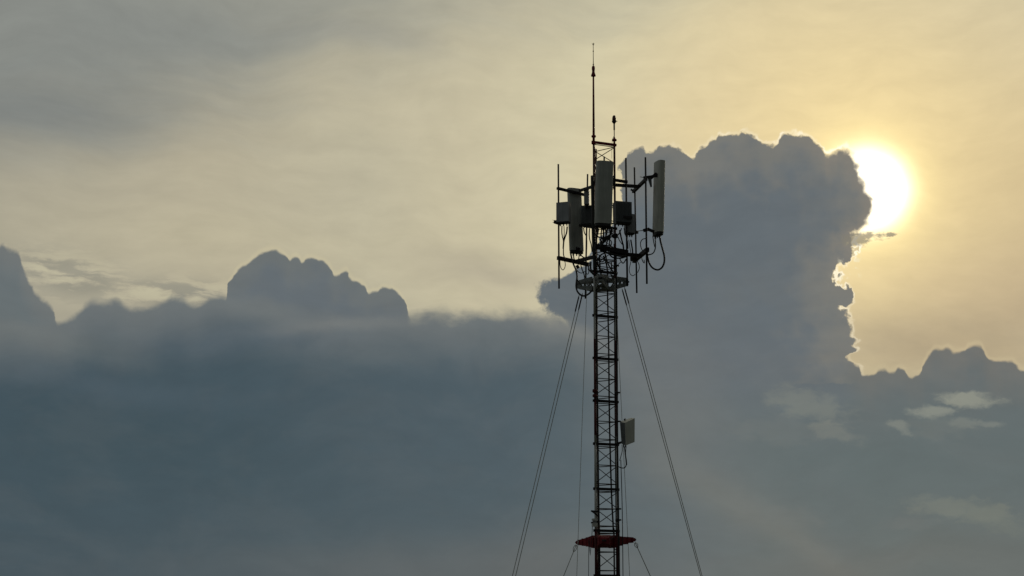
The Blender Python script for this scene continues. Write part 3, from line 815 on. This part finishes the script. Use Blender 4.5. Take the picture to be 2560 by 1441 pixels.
# ------------------------------------------------------------------ star brackets that spread the guys
def star(label, tips, zc, hub_h, tip_h, mat, ring_r=0.52, framed=False):
    c = lift(AXIS, zc)
    root = thing('guy_bracket', c - Vector((0, 0, hub_h / 2)), label, 'guy bracket', 'guy star brackets')
    angs = [math.atan2(t.y - c.y, t.x - c.x) for t in tips]
    for i, t in enumerate(tips):
        a = angs[i]; out = Vector((math.cos(a), math.sin(a), 0)); sd = Vector((-out.y, out.x, 0))
        zt_ = t.z
        s = Shape()
        rr = ring_r
        r_tip = (Vector((t.x, t.y, 0)) - Vector((c.x, c.y, 0))).length
        lerp = lambda f: zc + (zt_ - zc) * f
        def pt(r, side_, dz, f):
            return c + out * r + sd * side_ + Vector((0, 0, lerp(f) - zc + dz))
        if framed:
            # open arm: two pairs of chords, posts and lacing
            for k in (-1, 1):
                for q in (-1, 1):
                    s.bar(pt(0.28, q * 0.20, k * hub_h * 0.36, 0.2), pt(r_tip - 0.03, q * 0.05, k * tip_h * 0.36, 1.0), 0.035, 0.16, w2=0.03, h2=0.11)
            for f in (0.45, 0.72, 1.0):
                r = 0.28 + (r_tip - 0.31) * f
                for q in (-1, 1):
                    w_ = q * (0.20 - 0.15 * f); hh_ = (hub_h * (1 - f) + tip_h * f) * 0.36
                    s.bar(pt(r, w_, -hh_, 0.2 + 0.8 * f), pt(r, w_, hh_, 0.2 + 0.8 * f), 0.05, 0.05, (1, 0, 0))
            for q in (-1, 1):
                s.bar(pt(0.40, q * 0.17, -hub_h * 0.33, 0.3), pt(0.28 + (r_tip - 0.31) * 0.45, q * 0.13, hub_h * 0.26, 0.55), 0.03, 0.05)
            s.bar(pt(r_tip - 0.16, 0, 0, 0.9), pt(r_tip, 0, 0, 1), 0.10, tip_h * 0.9)
            arm = s.build('arm', mat, root)
        else:
            def sec(r, w, h, f):
                return [pt(r, j * w / 2, k * h / 2, f) for j, k in ((-1, -1), (1, -1), (1, 1), (-1, 1))]
            rings = [sec(0.30, 0.44, hub_h, 0.1), sec(rr, 0.38, hub_h * 0.62, 0.5), sec(r_tip * 0.84, 0.22, hub_h * 0.18 + tip_h * 0.75, 0.9), sec(r_tip - 0.08, 0.14, tip_h * 1.1, 1), sec(r_tip - 0.07, 0.16, tip_h * 0.8, 1), sec(r_tip, 0.14, tip_h * 0.8, 1)]
            vs = [[s.bm.verts.new(p) for p in r] for r in rings]
            for R1, R2 in zip(vs, vs[1:]):
                for k in range(4):
                    s.bm.faces.new((R1[k], R1[(k + 1) % 4], R2[(k + 1) % 4], R2[k]))
            s.bm.faces.new(vs[0][::-1]); s.bm.faces.new(vs[-1])
            for f in (0.35, 0.6, 0.85):                              # stiffener ribs proud of the skin
                r = 0.30 + (r_tip - 0.30) * f; w_ = 0.46 - 0.26 * f; hh_ = (hub_h * (1 - f) + tip_h * f) * 0.9 + 0.02
                s.bar(pt(r - 0.015, 0, 0, f), pt(r + 0.015, 0, 0, f), w_ + 0.05, hh_ * 0.98)
            arm = s.build('arm', mat, root)
        e = lift(t, zt_) + out * 0.0
        Shape().tube([e + sd * 0.07, e - sd * 0.07], 0.035, 8).build('pin', 'dark', arm)
        # web plate joining this arm to the next, round the mast
        a2 = angs[(i + 1) % 3]
        o2 = Vector((math.cos(a2), math.sin(a2), 0))
        p, q = c + out * rr * 0.80, c + o2 * rr * 0.80
        web = Shape()
        if framed:
            for k in (-1, 1):
                web.bar(p + Vector((0, 0, k * hub_h * 0.34)), q + Vector((0, 0, k * hub_h * 0.34)), 0.05, hub_h * 0.26)
            web.bar(p.lerp(q, 0.5) - Vector((0, 0, hub_h * 0.3)), p.lerp(q, 0.5) + Vector((0, 0, hub_h * 0.3)), 0.06, 0.06, (1, 0, 0))
        else:
            web.bar(p, q, 0.05, hub_h * 0.62)
            for f in (0.2, 0.5, 0.8):
                web.bar(p.lerp(q, f) - Vector((0, 0, hub_h * 0.33)), p.lerp(q, f) + Vector((0, 0, hub_h * 0.33)), 0.07, 0.03, (1, 0, 0))
        web.build('web_plate', mat, root)
    return root

zs1 = at(1513, 711, 0.0).z
tips1 = [lift(at(1444, 713, 0.55), at(1444, 713, 0.55).z), at(1569, 706, 0.45), lift(Vector((AXIS.x - 0.12, AXIS.y - 0.95, 0)), zs1)]
star1 = star('grey star-shaped guy bracket round the mast right under the tower head', tips1, zs1, 0.46, 0.24, 'galv', 0.60, True)
zs2 = at(1519, 1355, 0.0).z
tips2 = [at(1442.5, 1357, 0.55), at(1586, 1350, 0.5), lift(Vector((AXIS.x - 0.05, AXIS.y - 0.95, 0)), zs2)]
star2 = star('dark red star-shaped guy bracket round the mast low in the view', tips2, zs2, 0.42, 0.14, 'red', 0.60)

# ------------------------------------------------------------------ guy ropes down to the ground
def guy(label, a, b_px, dyb, r=0.0125, mat='wire', grips=True, anchor=True):
    a = Vector(a); b = at(*b_px, dyb); d = (b - a)
    end = a + d * (a.z / (a.z - b.z)) if anchor else b
    root = thing('guy_wire', end, label, 'guy wire', 'guy wires')
    n = 24
    pts = []
    for k in range(n + 1):
        t = k / n
        p = a.lerp(end, t); p.z -= 0.12 * 4 * t * (1 - t)
        pts.append(p)
    Shape().tube(pts, r, 6).build('rope', mat, root)
    if grips:
        u = d.normalized()
        Shape().tube([a + u * 0.02, a + u * 0.10, a + u * 0.55, a + u * 0.62], [r * 0.8, r * 1.9, r * 1.9, r], 8).build('grip', 'dark', root)
    Shape().tube([end + Vector((0, 0, 0.25)), end - Vector((0, 0, 0.3))], 0.04, 8).build('anchor_rod', 'galv', root)
    return root
guy('outer wire of the pair slanting left from the grey star bracket', at(1448, 738, 0.58), (1279, 1441), 2.1)
guy('inner wire of the pair slanting left from the grey star bracket', at(1456.5, 733, 0.54), (1287, 1441), 2.0)
guy('outer wire of the pair slanting right from the grey star bracket', at(1561, 718, 0.42), (1757.5, 1441), 2.0)
guy('inner wire of the pair slanting right from the grey star bracket', at(1555, 722, 0.40), (1754, 1441), 2.0)
guy('thin near-vertical wire left of the mast, inside the left pair', at(1467, 722, -0.4), (1441.5, 1441), -3.2, 0.009, grips=False)
guy('thin near-vertical wire right of the mast, passing behind the short boxy panel', at(1539, 722, 0.7), (1574.5, 1441), 2.6, 0.009, grips=False)
g1 = guy('short wire at bottom left, from the left arm of the red star bracket', at(1440.5, 1363, 0.56), (1408, 1441), 1.2, 0.012, grips=False)
g2 = guy('short wire at bottom right, from the right arm of the red star bracket', at(1588, 1357, 0.5), (1627, 1441), 1.1, 0.014, grips=False)
for gg, a, b in ((g1, at(1440.5, 1363, 0.56), at(1434, 1380, 0.66)), (g2, at(1588, 1357, 0.5), at(1593.5, 1370, 0.58))):
    u = (b - a).normalized(); sd = u.cross(Vector((0, 1, 0))).normalized()
    lp = [a + sd * 0.02, a.lerp(b, 0.3) + sd * 0.05, a.lerp(b, 0.6) + sd * 0.05, b, a.lerp(b, 0.6) - sd * 0.05, a.lerp(b, 0.3) - sd * 0.05, a - sd * 0.02]
    Shape().tube(smooth_path(lp, 4), 0.012, 6).build('thimble', 'wire', gg)

# ------------------------------------------------------------------ cables
def cable(label, pts, w=2.0, dy=0.0, name='jumper_cable', cat='cable', group='jumper cables at the tower head'):
    P_ = [at(p[0], p[1], p[2] if len(p) > 2 else dy) for p in pts]
    o = Shape().tube(smooth_path(P_), px(w) * 0.62, 8).build(name, 'cable', None, origin=P_[0])
    return tag(o, label, cat, group)

FEED = 'feeder cables down the mast'
LOW = [(1482.5, 420), (1483, 520), (1484, 640), (1484.5, 676)]
zlow = 0.3
def feeder(label, pts, w, dy):
    P_ = [at(x, y, dy) for x, y in pts]
    last = P_[-1]; prev = P_[-2]
    if pts[-1][1] >= 1441:
        P_.append(Vector((last.x, last.y, zlow)))
    o = Shape().tube(smooth_path(P_, 4), px(w) / 2, 8).build('feeder_cable', 'cable', None, origin=P_[0])
    return tag(o, label, 'cable', FEED)
feeder('black feeder running down beside the left leg for the whole height of the mast', [(1484.5, 380), (1486, 470), (1488, 600), (1490, 720), (1491.5, 850), (1493.5, 1000), (1495, 1150), (1497, 1300), (1499, 1441)], 4.6, -0.15)
feeder('black feeder through the middle of the lattice, drifting right towards the ground', [(1508, 640), (1516, 660), (1519, 690), (1519, 740), (1521.5, 850), (1523, 1000), (1525, 1110), (1529, 1240), (1533.5, 1330), (1536, 1441)], 4.0, 0.05)
feeder('black feeder running down close outside the right leg of the lattice', [(1540, 640), (1541.5, 740), (1542.5, 900), (1543.5, 1100), (1546, 1300), (1548, 1441)], 4.4, -0.16)
feeder('thin feeder inside the right leg of the lattice', [(1535, 610), (1536, 720), (1536.5, 900), (1538, 1100), (1540, 1300), (1541.5, 1441)], 2.6, 0.25)
feeder('thin cable hugging the outside of the right leg below the short boxy panel', [(1552, 1150), (1554.5, 1230), (1556, 1300), (1557.5, 1441)], 2.0, 0.0)
feeder('thin wire falling from the pale stacked box on the left leg', [(1481, 1317), (1479.5, 1340), (1475.5, 1390), (1471.5, 1441)], 1.4, -0.4)
dk = Shape().tube(smooth_path([at(1481, 440, -0.45), at(1482.5, 520, -0.45), at(1484, 600, -0.45), at(1486.5, 650, -0.45), at(1487, 672, -0.45)]), px(9) / 2, 10)
o = dk.build('cable_bundle', 'cable', None, origin=at(1487, 672, -0.45)); tag(o, 'thick taped bundle of black cables down the left leg of the tower head', 'cable bundle')
o = Shape().tube(smooth_path([at(1477, 655, -0.4), at(1476.5, 670, -0.42), at(1480, 682, -0.45), at(1486, 687, -0.45), at(1493, 682, -0.4), at(1500, 676, -0.3), at(1507, 676, -0.2)]), px(4.5) / 2, 8).build('cable_bundle', 'cable', None)
tag(o, 'sagging bundle of black cables looping under the foot of the left leg bundle', 'cable bundle')

cable('thickest looped cable, hanging in a deep U from the outlying right panel', [(1649, 590, 0.05), (1651.5, 605, 0), (1656, 622, -0.1), (1660.5, 640, -0.2), (1660.5, 656, -0.25), (1655, 669, -0.3), (1645, 675, -0.3), (1634, 672, -0.3), (1625.5, 663, -0.3), (1620, 648, -0.3), (1618, 630, -0.3)], 3.8)
cable('cable curving from the outlying right panel back to its pipe', [(1637, 591, 0.0), (1638.5, 606, -0.1), (1638, 622, -0.2), (1633, 633, -0.28), (1624, 637, -0.3), (1617, 637, -0.3)], 2.4)
cable('thin lead dropping straight from the outlying right panel', [(1632, 590, 0.0), (1634, 604, -0.1), (1637, 618, -0.15)], 2.0)
cable('small loop of cable left of the tallest pipe, above the right lower crossbar', [(1614, 597), (1606, 599), (1601.5, 607), (1602, 617), (1606, 627)], 1.8, -0.2)
cable('thin teardrop loop below the right lower crossbar', [(1578.5, 650), (1575, 664), (1573, 675), (1575.5, 685), (1582, 690), (1588, 686)], 1.5, 0.8)
cable('slack loop at the slim inner pipe of the right frame', [(1593, 652), (1597.5, 662), (1598, 672), (1594, 682)], 1.7, 0.7)
cable('short curl under the clamp beside the tallest pipe', [(1604, 645), (1607, 654), (1611, 658), (1610, 650)], 1.8, 0.2)
cable('thin wire loop below the outer left pipe crossbar', [(1400, 650), (1400.5, 664), (1404, 673), (1408.5, 675), (1412.5, 668), (1413, 658), (1410, 651)], 1.5, 0.3)
cable('outer lead of the forked cables under the leftmost box', [(1405, 565), (1404.5, 580), (1406, 592), (1408.5, 603), (1408.5, 622), (1409, 638), (1412.5, 647)], 2.2, 0.25)
cable('inner lead of the forked cables under the leftmost box', [(1418, 567), (1416.5, 582), (1413, 592), (1409.5, 604), (1408, 622)], 3.0, 0.25)
cable('thin middle lead of the forked cables under the leftmost box', [(1410, 566), (1410.5, 584), (1409, 602)], 1.6, 0.28)
cable('long cable from the low left panel into a big loop beside the grey star bracket', [(1426, 630, 0.8), (1429, 645, 0.6), (1434, 662, 0.4), (1440, 676, 0.2), (1442.5, 692, 0), (1441, 706, -0.2), (1440.5, 718, -0.3), (1444, 730, -0.4), (1453, 738.5, -0.45), (1462, 740, -0.45), (1472, 735, -0.45), (1480, 727, -0.4)], 3.6)
cable('branch cable leaning off the big left loop towards the star bracket', [(1442, 690, 0.0), (1443.5, 700, -0.05), (1449, 707, -0.1)], 2.6)
cable('lead from the left lower crossbar down along the leaning pipe', [(1452, 664), (1456, 676), (1460, 686), (1462.5, 702)], 2.4, 0.5)
cable('shallow hanging wire between the left loop and the leaning pipe', [(1441, 674), (1447, 681), (1455, 683), (1462, 679)], 1.7, 0.3)
cable('small ring of wire on the leaning pipe', [(1470, 672), (1472, 680), (1469.5, 686), (1466, 684)], 1.6, 0.6)
cable('grey lead left of the stub below the low left panel', [(1434, 634), (1434.5, 645), (1438, 655)], 2.4, 0.75)
cable('short lead right of the stub below the low left panel', [(1447, 634), (1447.5, 642), (1445, 653)], 2.0, 0.75)
cable('lead from the tucked dark box crossing the leaning pipe', [(1459, 570), (1461, 582), (1466, 592), (1467, 610), (1466, 640)], 2.2, 0.6)
cable('lead from the tucked dark box beside the left leg', [(1474, 572), (1473, 586), (1474.5, 600), (1478, 612), (1480, 630)], 2.2, 0.3)
cable('tight upper loop in the tangle under the widest panel', [(1505.5, 572), (1503, 582), (1503.5, 594), (1509, 600), (1514, 594), (1515, 582), (1513, 572)], 2.8, -0.8)
cable('wavy cable leaving the left end of the widest panel', [(1493, 572), (1495, 584), (1491, 590), (1498, 594), (1505, 595), (1511, 592)], 2.6, -0.75)
cable('thick diagonal cable from the widest panel down to the heavy beam', [(1529, 571), (1528, 582), (1522, 592), (1513, 602), (1505, 611), (1499, 620)], 4.2, -0.7)
cable('bowed cable in the middle of the tangle above the heavy beam', [(1536, 589), (1526, 594), (1520, 600), (1516.5, 609), (1515.5, 620)], 2.6, -0.3)
cable('ring of thin cable right of the middle of the tangle', [(1521, 600), (1527, 602), (1529, 608), (1526.5, 614), (1519, 614)], 2.0, -0.4)
cable('short straight lead in the shadow below the widest panel', [(1501, 598), (1502.5, 606), (1500, 616)], 3.6, -0.5)
cable('nearly level cable tying across the tangle above the beam', [(1490, 612), (1500, 611.5), (1512, 613), (1528, 614.5)], 2.0, -0.45)
cable('cable beside the right leg bending down to the heavy beam', [(1549, 576), (1552, 590), (1555, 602), (1558, 614), (1559, 626)], 3.2, -0.2)
cable('thin lead slanting inside the bent cable by the right leg', [(1545, 592), (1549, 602), (1556, 612)], 1.8, -0.2)
cable('pair lead fanning from the dark finned box to the right leg', [(1554, 571), (1549, 582), (1544, 589), (1540, 593)], 2.2, -0.2)
cable('lead under the lower small box dropping to the crossbar', [(1577, 600), (1579, 612), (1581, 624), (1582, 636)], 3.0, 0.5)
cable('thin lead under the lower small box, nearest the right-hand front pipe', [(1572, 600), (1574, 615), (1577, 632)], 1.5, 0.5)
cable('sagging cable below the heavy beam towards the right-hand front pipe', [(1520, 630), (1525, 638), (1532, 644), (1544, 646), (1556, 645), (1566, 641)], 3.0, -0.1)
cable('V-shaped wire below the right end of the heavy beam', [(1549, 646), (1553, 654), (1557.5, 658.5), (1562, 654), (1565, 648)], 2.2, 0.1)
cable('stray wire from the V-shaped wire to the right leg clamp', [(1553, 655), (1547, 660), (1541, 666)], 1.4, 0.0)
cable('upper level cable strapped round the lattice below the heavy beam', [(1492, 650), (1504, 648.5), (1518, 650), (1534, 651)], 2.6, -0.3)
cable('lower level cable strapped round the lattice below the heavy beam', [(1494, 661), (1508, 659), (1522, 655.5), (1536, 654)], 2.4, -0.2)
cable('upright cable just right of the left bundle above the star bracket', [(1499, 638), (1499.5, 655), (1500, 672), (1498, 682)], 3.0, -0.3)
cable('thin cable arching low across the lattice onto the flange', [(1494, 673), (1504, 671.5), (1514, 674), (1522, 679)], 1.8, -0.2)
cable('short lead hooked from the heavy beam to the left bundle', [(1512, 634), (1505, 636), (1498, 643), (1494, 652)], 3.0, -0.4)
cable('loop of cable under the short boxy panel down the lattice', [(1561, 1117, -0.16), (1563, 1135, -0.14), (1565, 1152, -0.12), (1565.5, 1163, -0.1), (1561, 1170, -0.08), (1553, 1170, -0.06), (1546, 1167, -0.05)], 2.0, group='cables at the short boxy panel')
cable('thin lead under the short boxy panel, nearer the right leg', [(1555, 1112), (1555.5, 1128), (1552, 1142), (1549, 1152)], 1.4, -0.1, group='cables at the short boxy panel')
cable('second strand beside the loop under the short boxy panel', [(1565, 1118), (1564, 1135), (1566, 1150), (1567, 1163)], 1.6, -0.1, group='cables at the short boxy panel')

for k, (label, pts, w, dy) in enumerate([
    ('outermost lead of the fan between the widest panel and the left bundle', [(1497, 572), (1493, 590), (1490, 610), (1488, 635)], 3.0, -0.6),
    ('lead crossing behind the tight upper loop under the widest panel', [(1518, 572), (1516, 588), (1508, 600), (1504, 614)], 2.6, -0.5),
    ('lead hanging straight from the right end of the widest panel', [(1524, 572), (1525.5, 590), (1524, 606), (1527, 622)], 2.4, -0.5),
    ('cable arching from the right leg over the ring of thin cable', [(1541, 596), (1533, 590), (1524, 588), (1516, 594), (1512, 606)], 2.4, -0.2),
    ('lead swinging from the heavy beam across to the right leg bottom', [(1513, 634), (1517, 650), (1522, 664), (1530, 676), (1538, 684)], 2.8, 0.0),
    ('cable looped from the left bundle under the upper strapped cable', [(1490, 640), (1497, 652), (1506, 655), (1512, 648), (1513, 636)], 2.4, -0.35),
    ('lead running back along the underside of the heavy beam', [(1500, 626), (1516, 632), (1534, 637), (1552, 641), (1566, 640)], 4.2, -0.35),
    ('slack lead between the dark finned box and the lower small box', [(1560, 571), (1563, 584), (1566, 594), (1569, 606), (1570, 622)], 2.2, -0.1),
    ('short lead beside the leaning pipe below the left lower crossbar', [(1470, 660), (1472, 672), (1476, 680), (1481, 684)], 2.4, 0.2),
    ('cable from the low left panel crossing to the left leg', [(1450, 634), (1456, 642), (1466, 646), (1478, 648)], 2.4, 0.4),
    ('lead falling from the lower strapped cable to the star bracket', [(1528, 655), (1529, 668), (1527, 682), (1530, 694)], 2.6, 0.1),
    ('thick pair of leads curving up the left side of the lattice above the star bracket', [(1503, 690), (1501, 676), (1496, 664), (1492, 650)], 3.4, -0.25),
]):
    cable(label, pts, w, dy)
